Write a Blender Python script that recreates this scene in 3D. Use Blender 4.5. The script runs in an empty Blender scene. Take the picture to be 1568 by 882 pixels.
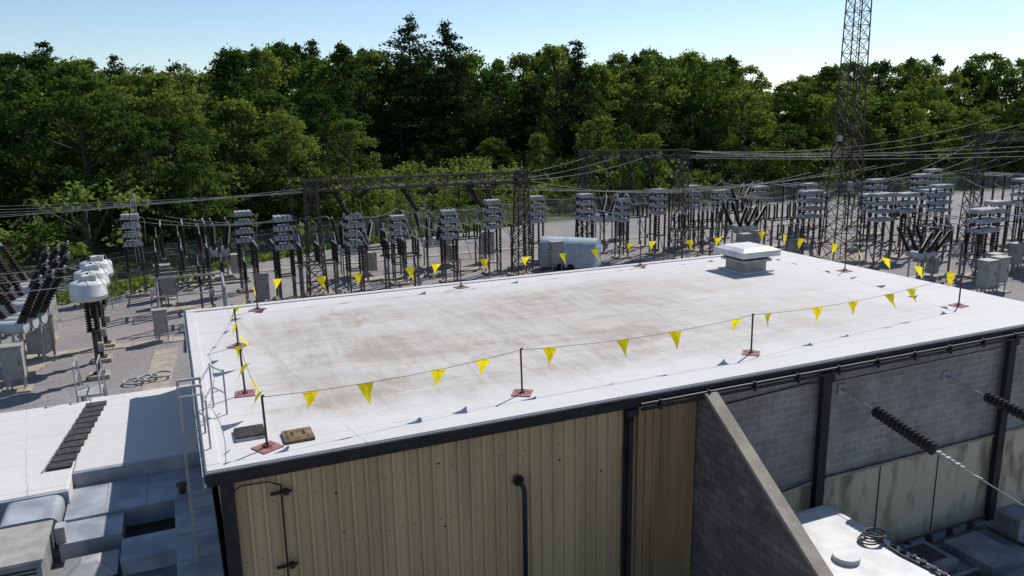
import bpy, math, random
import numpy as np
from mathutils import Vector, Matrix
random.seed(7); rng=np.random.default_rng(7)
scene=bpy.context.scene
# ------------------------------------------------------------------ materials
def nodes(name):
    m=bpy.data.materials.new(name); m.use_nodes=True
    nt=m.node_tree; nt.nodes.clear()
    out=nt.nodes.new('ShaderNodeOutputMaterial')
    return m,nt,out
def mat(name,c1,c2=None,rough=0.6,metal=0.0,scale=3.0,detail=5.0,bump=0.0,bscale=None,contrast=(0.35,0.65),stretch=(1,1,1),spec=0.4):
    m,nt,out=nodes(name)
    p=nt.nodes.new('ShaderNodeBsdfPrincipled'); nt.links.new(p.outputs[0],out.inputs[0])
    p.inputs['Roughness'].default_value=rough; p.inputs['Metallic'].default_value=metal; p.inputs['Specular IOR Level'].default_value=spec
    if c2 is None: c2=tuple(x*0.78 for x in c1)
    tc=nt.nodes.new('ShaderNodeTexCoord'); mp=nt.nodes.new('ShaderNodeMapping')
    mp.inputs['Scale'].default_value=stretch
    nt.links.new(tc.outputs['Object'],mp.inputs[0])
    nz=nt.nodes.new('ShaderNodeTexNoise'); nz.inputs['Scale'].default_value=scale; nz.inputs['Detail'].default_value=detail
    nt.links.new(mp.outputs[0],nz.inputs['Vector'])
    cr=nt.nodes.new('ShaderNodeValToRGB')
    cr.color_ramp.elements[0].position=contrast[0]; cr.color_ramp.elements[0].color=(*c2,1)
    cr.color_ramp.elements[1].position=contrast[1]; cr.color_ramp.elements[1].color=(*c1,1)
    nt.links.new(nz.outputs[0],cr.inputs[0])
    nt.links.new(cr.outputs[0],p.inputs['Base Color'])
    if bump>0:
        nb=nt.nodes.new('ShaderNodeTexNoise'); nb.inputs['Scale'].default_value=bscale or scale*4; nb.inputs['Detail'].default_value=4
        nt.links.new(mp.outputs[0],nb.inputs['Vector'])
        b=nt.nodes.new('ShaderNodeBump'); b.inputs['Strength'].default_value=bump; b.inputs['Distance'].default_value=0.05
        nt.links.new(nb.outputs[0],b.inputs['Height']); nt.links.new(b.outputs[0],p.inputs['Normal'])
    return m
M={}
M['steel']=mat('weathered_steel',(0.19,0.175,0.16),(0.10,0.09,0.085),rough=0.75,spec=0.2)
M['dsteel']=mat('dark_steel',(0.085,0.072,0.06),(0.045,0.038,0.032),rough=0.75,spec=0.2)
M['galv']=mat('galvanised_steel',(0.38,0.38,0.38),(0.26,0.26,0.26),rough=0.65,spec=0.3)
M['can']=mat('grey_can_paint',(0.44,0.47,0.485),(0.31,0.33,0.345),rough=0.6,scale=1.5,spec=0.3)
M['insd']=mat('brown_porcelain',(0.034,0.022,0.018),(0.02,0.014,0.012),rough=0.5,spec=0.25)
M['cab']=mat('cabinet_paint',(0.35,0.34,0.31),(0.26,0.25,0.23),rough=0.6)
M['white']=mat('white_paint',(0.60,0.60,0.59),(0.45,0.45,0.45),rough=0.5,scale=2.2)
M['pale']=mat('pale_blue_paint',(0.40,0.48,0.52),(0.31,0.38,0.415),rough=0.5,scale=1.3)
M['conc']=mat('concrete',(0.38,0.33,0.26),(0.27,0.235,0.19),rough=0.9,scale=2,bump=0.3)
M['slab']=mat('grey_slab',(0.27,0.28,0.285),(0.15,0.155,0.16),rough=0.85,scale=1.5,bump=0.2)
M['black']=mat('black_pipe',(0.02,0.02,0.022),(0.011,0.011,0.012),rough=0.5)
M['wire']=mat('aluminium_wire',(0.26,0.26,0.26),(0.18,0.18,0.18),rough=0.7)
M['dwire']=mat('dark_wire',(0.06,0.06,0.06),rough=0.6)
M['red']=mat('faded_red_plate',(0.36,0.14,0.14),(0.24,0.12,0.12),rough=0.8,scale=8)
M['post']=mat('rusty_post',(0.12,0.045,0.035),(0.06,0.03,0.025),rough=0.8,scale=12)
M['trim']=mat('dark_trim',(0.036,0.032,0.030),(0.022,0.020,0.019),rough=0.65,spec=0.2)
M['fenc']=mat('fence_post',(0.26,0.26,0.26),rough=0.6)
M['bark']=mat('bark',(0.11,0.09,0.07),(0.05,0.04,0.03),rough=0.95,scale=4)
M['duct']=mat('duct_foil',(0.38,0.41,0.44),(0.23,0.255,0.285),rough=0.55,metal=0.1,scale=1.3,detail=8,bump=0.5,bscale=3)
M['brown']=mat('stained_skylight',(0.24,0.16,0.08),(0.08,0.055,0.03),rough=0.8,scale=5,bump=0.3)
M['rubber']=mat('dark_grating',(0.06,0.055,0.055),(0.025,0.022,0.022),rough=0.8,scale=6)
M['tire']=mat('tyre',(0.02,0.02,0.02),rough=0.8)
m,nt,out=nodes('yellow_vinyl')
d=nt.nodes.new('ShaderNodeBsdfDiffuse'); t=nt.nodes.new('ShaderNodeBsdfTranslucent')
mx=nt.nodes.new('ShaderNodeMixShader'); mx.inputs[0].default_value=0.5
nz=nt.nodes.new('ShaderNodeTexNoise'); nz.inputs['Scale'].default_value=3
cr=nt.nodes.new('ShaderNodeValToRGB'); cr.color_ramp.elements[0].color=(0.80,0.62,0.01,1); cr.color_ramp.elements[1].color=(0.95,0.80,0.02,1)
nt.links.new(nz.outputs[0],cr.inputs[0]); nt.links.new(cr.outputs[0],d.inputs[0]); nt.links.new(cr.outputs[0],t.inputs[0])
nt.links.new(d.outputs[0],mx.inputs[1]); nt.links.new(t.outputs[0],mx.inputs[2]); nt.links.new(mx.outputs[0],out.inputs[0])
M['yellow']=m
def foliage(name,cols,trans=0.42,nscale=0.35,vary=0.8):
    m,nt,out=nodes(name)
    oi=nt.nodes.new('ShaderNodeObjectInfo'); tc=nt.nodes.new('ShaderNodeTexCoord')
    nz=nt.nodes.new('ShaderNodeTexNoise'); nz.inputs['Scale'].default_value=nscale; nz.inputs['Detail'].default_value=3; nz.inputs['Roughness'].default_value=0.8
    nt.links.new(tc.outputs['Object'],nz.inputs['Vector'])
    a=nt.nodes.new('ShaderNodeMath'); a.operation='MULTIPLY_ADD'; a.inputs[1].default_value=0.9
    nt.links.new(nz.outputs[0],a.inputs[0])
    b=nt.nodes.new('ShaderNodeMath'); b.operation='MULTIPLY_ADD'; b.inputs[1].default_value=vary; b.inputs[2].default_value=-vary/2
    nt.links.new(oi.outputs['Random'],b.inputs[0]); nt.links.new(b.outputs[0],a.inputs[2])
    cr=nt.nodes.new('ShaderNodeValToRGB'); e=cr.color_ramp.elements
    e[0].position=0.12; e[0].color=(*cols[0],1); e[1].position=0.85; e[1].color=(*cols[2],1)
    x=e.new(0.5); x.color=(*cols[1],1)
    nt.links.new(a.outputs[0],cr.inputs[0])
    p=nt.nodes.new('ShaderNodeBsdfDiffuse')
    t=nt.nodes.new('ShaderNodeBsdfTranslucent')
    g=nt.nodes.new('ShaderNodeMixRGB'); g.blend_type='MULTIPLY'; g.inputs[0].default_value=1; g.inputs[2].default_value=(1.45,1.5,0.75,1)
    nt.links.new(cr.outputs[0],g.inputs[1]); nt.links.new(g.outputs[0],t.inputs[0]); nt.links.new(cr.outputs[0],p.inputs[0])
    mx=nt.nodes.new('ShaderNodeMixShader'); mx.inputs[0].default_value=trans
    nt.links.new(p.outputs[0],mx.inputs[1]); nt.links.new(t.outputs[0],mx.inputs[2]); nt.links.new(mx.outputs[0],out.inputs[0])
    return m
M['leaf']=foliage('leaves',[(0.040,0.070,0.020),(0.082,0.125,0.034),(0.145,0.185,0.050)],vary=1.1)
M['brush']=foliage('brush_leaves',[(0.085,0.13,0.035),(0.135,0.185,0.055),(0.185,0.225,0.075)])
M['pine']=foliage('pine_needles',[(0.026,0.046,0.021),(0.042,0.067,0.030),(0.062,0.088,0.038)],trans=0.15)
def math2(op,a,b=None,c=None,clamp=False):
    n=nt.nodes.new('ShaderNodeMath'); n.operation=op; n.use_clamp=clamp
    for i,v in enumerate((a,b,c)):
        if v is None: continue
        if isinstance(v,(int,float)): n.inputs[i].default_value=v
        else: nt.links.new(v,n.inputs[i])
    return n.outputs[0]
def noise(scale,detail=5,rough=0.6,stretch=(1,1,1),dist=0.0,rot=0.0):
    mp=nt.nodes.new('ShaderNodeMapping'); mp.inputs['Scale'].default_value=stretch; nt.links.new(tc.outputs['Object'],mp.inputs[0])
    mp.inputs['Rotation'].default_value=(0,0,rot)
    n=nt.nodes.new('ShaderNodeTexNoise'); n.inputs['Scale'].default_value=scale; n.inputs['Detail'].default_value=detail; n.inputs['Roughness'].default_value=rough; n.inputs['Distortion'].default_value=dist
    nt.links.new(mp.outputs[0],n.inputs['Vector']); return n.outputs[0]
def sstep(v,lo,hi):
    n=nt.nodes.new('ShaderNodeMapRange'); n.interpolation_type='SMOOTHSTEP'; n.inputs[1].default_value=lo; n.inputs[2].default_value=hi
    nt.links.new(v,n.inputs[0]); return n.outputs[0]
def mixc(f,a,b):
    n=nt.nodes.new('ShaderNodeMixRGB')
    if isinstance(f,(int,float)): n.inputs[0].default_value=f
    else: nt.links.new(f,n.inputs[0])
    for i,v in ((1,a),(2,b)):
        if isinstance(v,tuple): n.inputs[i].default_value=(*v,1)
        else: nt.links.new(v,n.inputs[i])
    return n.outputs[0]
m,nt,out=nodes('white_roof_membrane')
p=nt.nodes.new('ShaderNodeBsdfPrincipled'); p.inputs['Roughness'].default_value=0.7; p.inputs['Specular IOR Level'].default_value=0.15; nt.links.new(p.outputs[0],out.inputs[0])
tc=nt.nodes.new('ShaderNodeTexCoord'); sp=nt.nodes.new('ShaderNodeSeparateXYZ'); nt.links.new(tc.outputs['Object'],sp.inputs[0])
X,Y=sp.outputs[0],sp.outputs[1]
wx=math2('MULTIPLY_ADD',noise(0.5,6,0.7),2.6,X); wy=math2('MULTIPLY_ADD',noise(0.6,6,0.7),2.6,Y)
zone=math2('MULTIPLY',math2('MULTIPLY',sstep(wx,1.8,4.0),sstep(math2('MULTIPLY',X,-1),-27,-12)),math2('MULTIPLY',sstep(wy,2.4,4.0),sstep(math2('MULTIPLY',wy,-1),-15.0,-11.2)))
big=sstep(noise(0.30,7,0.65,(1,1.5,1),0.6),0.35,0.62)
st1=sstep(noise(1.1,7,0.72,(0.30,2.4,1),0.5,0.25),0.38,0.66)
st2=sstep(noise(1.2,7,0.72,(2.2,0.35,1),0.5,0.3),0.40,0.66)
blot=sstep(noise(1.5,9,0.75),0.46,0.70)
amt=math2('ADD',math2('MULTIPLY_ADD',big,0.32,0.22),math2('ADD',math2('MULTIPLY_ADD',st1,0.26,math2('MULTIPLY',st2,0.32)),math2('MULTIPLY',blot,0.22)))
cell=nt.nodes.new('ShaderNodeTexVoronoi'); cell.inputs['Scale'].default_value=0.55
mpv=nt.nodes.new('ShaderNodeMapping'); mpv.inputs['Scale'].default_value=(1,1.9,1); nt.links.new(tc.outputs['Object'],mpv.inputs[0]); nt.links.new(mpv.outputs[0],cell.inputs['Vector'])
sc_=nt.nodes.new('ShaderNodeSeparateColor'); nt.links.new(cell.outputs['Color'],sc_.inputs[0])
dirt=math2('MULTIPLY',zone,math2('MULTIPLY',amt,math2('MULTIPLY_ADD',sc_.outputs[0],0.42,0.76)),None,True)
col=mixc(dirt,(0.575,0.562,0.548),(0.345,0.302,0.255))
col=mixc(math2('MULTIPLY',sstep(noise(5,8,0.8),0.5,0.8),0.28),col,(0.40,0.37,0.34))
col=mixc(math2('MULTIPLY',sstep(noise(0.25,5,0.7),0.42,0.68),0.22),col,(0.43,0.41,0.39))
def seam(v,period,w):
    f=math2('FRACT',math2('DIVIDE',v,period)); return math2('LESS_THAN',math2('ABSOLUTE',math2('SUBTRACT',f,0.5)),w/period)
wob=math2('MULTIPLY_ADD',noise(0.8,3),0.16,Y)
s1=seam(wob,1.9,0.018); s2=seam(math2('ADD',math2('MULTIPLY_ADD',noise(0.7,3),0.2,X),math2('MULTIPLY',Y,0.13)),6.3,0.018)
seamf=math2('MULTIPLY',math2('MAXIMUM',s1,s2),sstep(noise(0.4,4),0.33,0.6))
col=mixc(math2('MULTIPLY',seamf,0.5),col,(0.26,0.25,0.24))
nt.links.new(col,p.inputs['Base Color'])
bp=nt.nodes.new('ShaderNodeBump'); bp.inputs['Strength'].default_value=0.6; bp.inputs['Distance'].default_value=0.08
nt.links.new(noise(1.4,5,0.6,(0.6,1.6,1)),bp.inputs['Height']); nt.links.new(bp.outputs[0],p.inputs['Normal'])
M['roof']=m
def cmu(name,axis,c1,c2,mortar,ms=0.010):
    m,nt2,out=nodes(name)
    p=nt2.nodes.new('ShaderNodeBsdfPrincipled'); p.inputs['Roughness'].default_value=0.9; nt2.links.new(p.outputs[0],out.inputs[0])
    tc=nt2.nodes.new('ShaderNodeTexCoord'); sp=nt2.nodes.new('ShaderNodeSeparateXYZ'); cb=nt2.nodes.new('ShaderNodeCombineXYZ')
    nt2.links.new(tc.outputs['Object'],sp.inputs[0]); nt2.links.new(sp.outputs[axis],cb.inputs[0]); nt2.links.new(sp.outputs[2],cb.inputs[1])
    b=nt2.nodes.new('ShaderNodeTexBrick'); b.inputs['Scale'].default_value=1.0; b.inputs['Brick Width'].default_value=0.41; b.inputs['Row Height'].default_value=0.205
    b.inputs['Mortar Size'].default_value=ms; b.inputs['Color1'].default_value=(*c1,1); b.inputs['Color2'].default_value=(*c2,1); b.inputs['Mortar'].default_value=(*mortar,1)
    nt2.links.new(cb.outputs[0],b.inputs['Vector'])
    nz=nt2.nodes.new('ShaderNodeTexNoise'); nz.inputs['Scale'].default_value=0.7; nz.inputs['Detail'].default_value=9; nz.inputs['Roughness'].default_value=0.75
    nt2.links.new(tc.outputs['Object'],nz.inputs['Vector'])
    r=nt2.nodes.new('ShaderNodeValToRGB'); r.color_ramp.elements[0].position=0.38; r.color_ramp.elements[0].color=(0.62,0.60,0.59,1); r.color_ramp.elements[1].position=0.62; r.color_ramp.elements[1].color=(1,1,1,1)
    nt2.links.new(nz.outputs[0],r.inputs[0])
    mm=nt2.nodes.new('ShaderNodeMixRGB'); mm.blend_type='MULTIPLY'; mm.inputs[0].default_value=1
    nt2.links.new(b.outputs[0],mm.inputs[1]); nt2.links.new(r.outputs[0],mm.inputs[2]); nt2.links.new(mm.outputs[0],p.inputs['Base Color'])
    return m
M['cmu']=cmu('block_wall',0,(0.37,0.335,0.305),(0.30,0.27,0.245),(0.46,0.42,0.38),0.011)
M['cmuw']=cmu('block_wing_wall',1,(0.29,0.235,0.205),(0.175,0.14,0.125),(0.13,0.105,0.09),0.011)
M['tan']=mat('tan_siding',(0.50,0.38,0.215),(0.40,0.30,0.165),rough=0.6,scale=0.8,stretch=(3,3,0.25),detail=8,spec=0.3)
M['tan2']=mat('tan_siding_dark',(0.38,0.26,0.14),(0.27,0.18,0.095),rough=0.6,scale=0.8,stretch=(3,3,0.3),detail=6,spec=0.3)
M['panel']=mat('stained_concrete_panel',(0.54,0.45,0.32),(0.23,0.18,0.12),rough=0.9,scale=1.3,stretch=(1.4,1,0.5),detail=10,bump=0.3,contrast=(0.36,0.52))
m,nt,out=nodes('gravel')
p=nt.nodes.new('ShaderNodeBsdfPrincipled'); p.inputs['Roughness'].default_value=0.95; nt.links.new(p.outputs[0],out.inputs[0])
tc=nt.nodes.new('ShaderNodeTexCoord')
c=mixc(sstep(noise(0.12,6,0.6),0.35,0.65),(0.24,0.222,0.215),(0.33,0.31,0.30))
c=mixc(sstep(noise(6,5,0.85),0.35,0.7),c,(0.15,0.135,0.135))
c=mixc(sstep(noise(0.5,7,0.7),0.55,0.8),c,(0.34,0.295,0.24))
c=mixc(math2('MULTIPLY',sstep(noise(0.35,7,0.8),0.58,0.72),0.5),c,(0.12,0.11,0.10))
nt.links.new(c,p.inputs['Base Color'])
bp=nt.nodes.new('ShaderNodeBump'); bp.inputs['Strength'].default_value=0.8; bp.inputs['Distance'].default_value=0.05
nt.links.new(noise(14,3,0.7),bp.inputs['Height']); nt.links.new(bp.outputs[0],p.inputs['Normal'])
M['gravel']=m
m,nt,out=nodes('forest_floor')
p=nt.nodes.new('ShaderNodeBsdfPrincipled'); p.inputs['Roughness'].default_value=0.95; nt.links.new(p.outputs[0],out.inputs[0])
tc=nt.nodes.new('ShaderNodeTexCoord')
c=mixc(sstep(noise(0.3,6,0.7),0.35,0.65),(0.05,0.07,0.02),(0.10,0.12,0.035)); c=mixc(sstep(noise(3,5,0.8),0.4,0.7),c,(0.04,0.055,0.015))
nt.links.new(c,p.inputs['Base Color']); M['floor']=m
m,nt,out=nodes('chain_link')
tc=nt.nodes.new('ShaderNodeTexCoord'); sp=nt.nodes.new('ShaderNodeSeparateXYZ'); nt.links.new(tc.outputs['Object'],sp.inputs[0])
h=math2('MULTIPLY',math2('ADD',sp.outputs[0],sp.outputs[1]),0.85)
a1=math2('LESS_THAN',math2('FRACT',math2('MULTIPLY',math2('ADD',h,sp.outputs[2]),9)),0.10)
a2=math2('LESS_THAN',math2('FRACT',math2('MULTIPLY',math2('SUBTRACT',h,sp.outputs[2]),9)),0.10)
f=math2('MAXIMUM',a1,a2)
tr=nt.nodes.new('ShaderNodeBsdfTransparent'); pb=nt.nodes.new('ShaderNodeBsdfPrincipled'); pb.inputs['Base Color'].default_value=(0.28,0.28,0.28,1); pb.inputs['Roughness'].default_value=0.6
mx=nt.nodes.new('ShaderNodeMixShader'); nt.links.new(f,mx.inputs[0]); nt.links.new(tr.outputs[0],mx.inputs[1]); nt.links.new(pb.outputs[0],mx.inputs[2]); nt.links.new(mx.outputs[0],out.inputs[0])
M['chain']=m

# ------------------------------------------------------------------ mesh builder
class MB:
    def __init__(s): s.v=[];s.f=[];s.mi=[];s.mats=[];s.sm=[]
    def mid(s,k):
        if k not in s.mats: s.mats.append(k)
        return s.mats.index(k)
    def add(s,vs,fs,k,smooth=False):
        o=len(s.v); s.v.extend([tuple(x) for x in vs]); i=s.mid(k)
        for f in fs: s.f.append(tuple(o+j for j in f)); s.mi.append(i); s.sm.append(smooth)
    def box(s,c,d,k,rz=0.0,taper=1.0):
        hx,hy,hz=d[0]/2,d[1]/2,d[2]/2; vs=[]
        for z,t in ((-hz,1.0),(hz,taper)):
            for x,y in ((-hx,-hy),(hx,-hy),(hx,hy),(-hx,hy)):
                x*=t;y*=t
                if rz: x,y=x*math.cos(rz)-y*math.sin(rz),x*math.sin(rz)+y*math.cos(rz)
                vs.append((c[0]+x,c[1]+y,c[2]+z))
        s.add(vs,[(3,2,1,0),(4,5,6,7),(0,1,5,4),(1,2,6,5),(2,3,7,6),(3,0,4,7)],k)
    def bbox(s,lo,hi,k): s.box([(lo[i]+hi[i])/2 for i in range(3)],[hi[i]-lo[i] for i in range(3)],k)
    def frame(s,p1,p2):
        z=(Vector(p2)-Vector(p1)); L=z.length; z.normalize()
        x=z.cross(Vector((0,0,1)))
        if x.length<1e-3: x=Vector((1,0,0))
        x.normalize(); y=z.cross(x); return Vector(p1),x,y,z,L
    def bar(s,p1,p2,w,k,h=None):
        h=h or w; p,x,y,z,L=s.frame(p1,p2); vs=[]
        for t in (0,L):
            for a,b in ((-1,-1),(1,-1),(1,1),(-1,1)): vs.append(p+x*a*w/2+y*b*h/2+z*t)
        s.add(vs,[(3,2,1,0),(4,5,6,7),(0,1,5,4),(1,2,6,5),(2,3,7,6),(3,0,4,7)],k)
    def lathe(s,p1,p2,prof,k,n=10,smooth=True,caps=True):
        p,x,y,z,L=s.frame(p1,p2); vs=[]; fs=[]
        for t,r in prof:
            for i in range(n):
                a=2*math.pi*i/n; vs.append(p+z*(t*L)+x*(r*math.cos(a))+y*(r*math.sin(a)))
        for j in range(len(prof)-1):
            for i in range(n):
                i2=(i+1)%n; fs.append((j*n+i,j*n+i2,(j+1)*n+i2,(j+1)*n+i))
        s.add(vs,fs,k,smooth)
        if caps:
            s.add(vs[:n],[tuple(range(n))[::-1]],k); s.add(vs[-n:],[tuple(range(n))],k)
    def cyl(s,p1,p2,r,k,n=10,r2=None): s.lathe(p1,p2,[(0,r),(1,r if r2 is None else r2)],k,n)
    def ins(s,p1,p2,r,k='insd',sheds=10,n=8,core=0.55):
        pr=[(0,r*core)]
        for i in range(sheds):
            t=(i+0.2)/sheds; pr+=[(t,r*core),(t+0.35/sheds,r),(t+0.5/sheds,r*0.95),(t+0.6/sheds,r*core)]
        pr.append((1,r*core)); s.lathe(p1,p2,pr,k,n,smooth=False)
    def path(s,pts,r,k,n=6):
        pts=[Vector(q) for q in pts]; m_=len(pts); vs=[]; ref=Vector((0.31,0.17,0.93))
        for i,q in enumerate(pts):
            d=(pts[min(i+1,m_-1)]-pts[max(i-1,0)]).normalized(); x=d.cross(ref)
            if x.length<0.05: x=d.cross(Vector((1,0,0)))
            x.normalize(); y=d.cross(x)
            for j in range(n): a=2*math.pi*j/n; vs.append(q+x*(r*math.cos(a))+y*(r*math.sin(a)))
        s.add(vs,[(i*n+j,i*n+(j+1)%n,(i+1)*n+(j+1)%n,(i+1)*n+j) for i in range(m_-1) for j in range(n)]+[tuple(range(n))[::-1],tuple(range((m_-1)*n,m_*n))],k,True)
    def wire(s,p1,p2,sag,r,k,seg=14,n=4):
        p1=Vector(p1);p2=Vector(p2)
        s.path([p1.lerp(p2,i/seg)-Vector((0,0,4*sag*(i/seg)*(1-i/seg))) for i in range(seg+1)],r,k,n)
    def mesh(s,name):
        me=bpy.data.meshes.new(name); me.from_pydata(s.v,[],s.f)
        for k in s.mats: me.materials.append(M[k])
        me.polygons.foreach_set('material_index',s.mi); me.polygons.foreach_set('use_smooth',s.sm); me.update(); return me
    def obj(s,name,parent=None,bevel=0,loc=None,rz=0):
        o=bpy.data.objects.new(name,s.mesh(name)); scene.collection.objects.link(o)
        if parent: o.parent=parent
        if loc: o.location=loc
        o.rotation_euler[2]=rz
        if bevel:
            b=o.modifiers.new('bevel','BEVEL'); b.width=bevel; b.segments=2; b.limit_method='ANGLE'
        return o
def inst(me,name,loc,rz=0,sc=1.0,parent=None):
    o=bpy.data.objects.new(name,me); scene.collection.objects.link(o)
    o.location=loc; o.rotation_euler[2]=rz; o.scale=sc if isinstance(sc,tuple) else (sc,sc,sc)
    if parent: o.parent=parent
    return o
def empty(name,loc=(0,0,0),rz=0):
    o=bpy.data.objects.new(name,None); scene.collection.objects.link(o); o.location=loc; o.rotation_euler[2]=rz; return o
RZ=math.radians(23.5)
BO=Vector((-5.79,13.58,0))
A=Vector((math.cos(RZ),math.sin(RZ),0)); B=Vector((-math.sin(RZ),math.cos(RZ),0))
def P(a,b,z=0): return BO+A*a+B*b+Vector((0,0,z))

# ------------------------------------------------------------------ ground
g=MB(); As=[-900,11.5,34,900]; Bs=[-300,-16,0.25,1500]
for i in range(3):
    for j in range(3):
        pit=(i==1 and j==1); z=-0.9 if pit else 0.0
        a0,a1,b0,b1=As[i],As[i+1],Bs[j],Bs[j+1]
        g.add([P(a0,b0,z),P(a1,b0,z),P(a1,b1,z),P(a0,b1,z)],[(0,1,2,3)],'slab' if pit else 'gravel')
c=[(11.5,-16),(34,-16),(34,0.25),(11.5,0.25)]
for k in range(4):
    q1,q2=c[k],c[(k+1)%4]; g.add([P(*q1,-0.9),P(*q2,-0.9),P(*q2,0),P(*q1,0)],[(0,1,2,3)],'conc')
g.obj('ground')
fence=[(-46,24),(-38,40),(-32,51.5),(-25.6,61),(-18,71),(1,86),(36,103),(75,115),(130,128)]
f=MB(); far=[(x*9,y*9+200) for x,y in fence]
for k in range(len(fence)-1):
    a,b=fence[k],fence[k+1]; c2,d2=far[k+1],far[k]
    f.add([(a[0],a[1],0.012),(b[0],b[1],0.012),(c2[0],c2[1],0.012),(d2[0],d2[1],0.012)],[(0,1,2,3)],'floor')
f.obj('forest_floor')
fo=MB()
for k in range(len(fence)-1):
    a=Vector((*fence[k],0)); b=Vector((*fence[k+1],0)); n=max(2,int((b-a).length/3)); up=Vector((0,0,1))
    for i in range(n):
        q=a.lerp(b,i/n); fo.cyl(q,q+up*2.3,0.03,'fenc',6)
    fo.bar(a+up*2.15,b+up*2.15,0.035,'fenc')
    for h in (2.3,2.4,2.5): fo.bar(a+up*h,b+up*h,0.010,'fenc')
    fo.add([a+up*0.05,b+up*0.05,b+up*2.12,a+up*2.12],[(0,1,2,3)],'chain')
fo.obj('chain_link_fence')
cv=MB()
def strip(p1,p2,w,k='conc',h=0.05,seg=1.0):
    p1=Vector((*p1,0));p2=Vector((*p2,0)); L=(p2-p1).length; n=max(1,int(L/seg)); d=(p2-p1)/n
    an=math.atan2(d.y,d.x)
    for i in range(n):
        c=p1+d*(i+0.5); cv.box((c.x,c.y,h/2),(L/n-0.02,w,h),k,an)
strip((-16.2,33.6),(-18.4,40),1.15); strip((-27,38),(-17.9,42.2),0.9); strip((-17.5,42.5),(2,51),0.9)
strip((-23,60),(30,83),0.8)
cv.obj('cable_trench_cover')

# ------------------------------------------------------------------ building
bld=empty('substation_building',BO,RZ)
def part(mb,name,bevel=0): return mb.obj(name,bld,bevel)
r=MB(); r.bbox((0,0,5.3),(26,13.75,5.5),'roof'); part(r,'roof_deck')
r=MB(); r.bbox((0.02,0.02,5.502),(26,0.28,5.53),'roof'); r.bbox((0.02,13.45,5.502),(26,13.73,5.54),'roof'); r.bbox((0.02,0.29,5.502),(0.28,13.44,5.53),'roof'); part(r,'roof_edge_strip',0.01)
t=MB()
t.bbox((-0.03,-0.04,5.30),(9.3,-0.003,5.47),'trim')
t.bbox((9.3,-0.04,5.27),(26.03,-0.003,5.46),'trim')
t.bbox((-0.06,0,5.2),(-0.003,13.75,5.44),'galv')
t.bbox((26.003,0,5.2),(26.05,13.75,5.44),'trim')
t.bbox((0.0,0.0,5.2),(26,0.14,5.299),'trim')
for zz,bb in ((5.30,-0.12),(5.19,-0.15)): t.cyl((9.5,bb,zz),(26.3,bb,zz),0.04,'black',8)
for i in range(12): t.bbox((10+i*1.4,-0.2,5.12),(10.05+i*1.4,-0.042,5.36),'black')
part(t,'roof_fascia')
def siding(mb,a0,a1,z0,z1,b,k,per=0.3,h=0.04):
    x=a0; prof=[]
    while x<a1:
        prof+=[(x,b),(x+per*0.70,b),(x+per*0.74,b-h),(x+per*0.92,b-h)]; x+=per*0.96
    prof=[q for q in prof if q[0]<=a1]; prof.append((a1,b))
    vs=[(q[0],q[1],z) for z in (z0,z1) for q in prof]; n=len(prof)
    mb.add(vs,[(i,i+1,n+i+1,n+i) for i in range(n-1)],k)
s=MB(); siding(s,0.48,9.2,0,5.2,0.16,'tan',h=0.07); part(s,'tan_metal_siding')
s=MB(); siding(s,9.42,11.34,-0.9,5.2,0.20,'tan2',per=0.24,h=0.07); part(s,'brown_metal_siding')
s=MB()
s.bbox((0.22,0.05,0),(0.475,0.3,5.2),'trim'); s.bbox((0.3,0.3,0),(0.36,13.4,5.2),'tan')
s.bbox((9.2,0.06,0),(9.41,0.25,5.2),'trim')
s.bbox((0.3,13.4,0),(26,13.5,5.2),'tan'); s.bbox((25.8,0.7,-0.9),(25.9,13.4,5.2),'cmu')
for zz in (4.6,3.4,2.2):
    for i in range(30): s.cyl((0.58+i*0.288,0.165,zz),(0.58+i*0.288,0.145,zz),0.010,'trim',5)
for x_,z_ in ((2.4,4.5),(4.6,4.7),(2.5,3.6),(4.7,3.2),(7.5,4.2),(8.6,3.7)): s.cyl((x_,0.165,z_),(x_,0.14,z_),0.022,'trim',6)
part(s,'corner_trim_and_walls')
d=MB(); d.cyl((9.3,-0.02,-0.0),(9.3,-0.02,4.95),0.06,'trim',10); d.path([(9.3,-0.02,4.9),(9.3,-0.03,5.05),(9.33,-0.08,5.15)],0.07,'black',10)
d.cyl((9.12,-0.0,4.2),(9.12,-0.0,1.0),0.025,'trim',8); d.bbox((9.18,-0.11,5.02),(9.46,0.04,5.19),'black')
part(d,'downpipe')
d=MB(); d.lathe((6.43,0.085,3.95),(6.43,0.06,3.95),[(0,0.13),(1,0.13)],'trim',16)
pts=[(6.43,0.14,3.95),(6.43,0.02,3.95)]+[(6.43+0.05*(1-math.cos(i/6*math.pi/2)),0.02-0.12*math.sin(i/6*math.pi/2),3.95-0.12*(1-math.cos(i/6*math.pi/2))) for i in range(1,7)]+[(6.50,-0.1,3.7),(6.50,-0.1,0)]
d.path(pts,0.055,'black',12)
part(d,'vent_pipe')
d=MB(); d.cyl((1.33,0.06,4.95),(1.33,0.06,2.0),0.018,'trim',6); d.path([(1.33,0.06,4.95),(1.1,0.04,5.08),(0.6,0.03,5.1),(0.4,0.0,5.0)],0.014,'trim',6)
for zz in (4.8,3.2):
    d.bbox((1.12,0.02,zz-0.025),(1.52,0.07,zz+0.025),'trim'); d.box((1.42,0.03,zz),(0.1,0.1,0.11),'trim')
part(d,'conduit')
w=MB(); w.bbox((11.62,0.30,1.981),(26,0.6,5.2),'cmu'); part(w,'block_wall')
w=MB(); w.bbox((11.62,0.22,-0.9),(26,0.6,1.899),'panel')
for x in (13.6,17.9,20.3): w.bbox((x,0.20,-0.9),(x+0.03,0.219,1.89),'trim')
w.bbox((11.62,0.17,1.9),(26,0.6,1.98),'conc')
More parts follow.
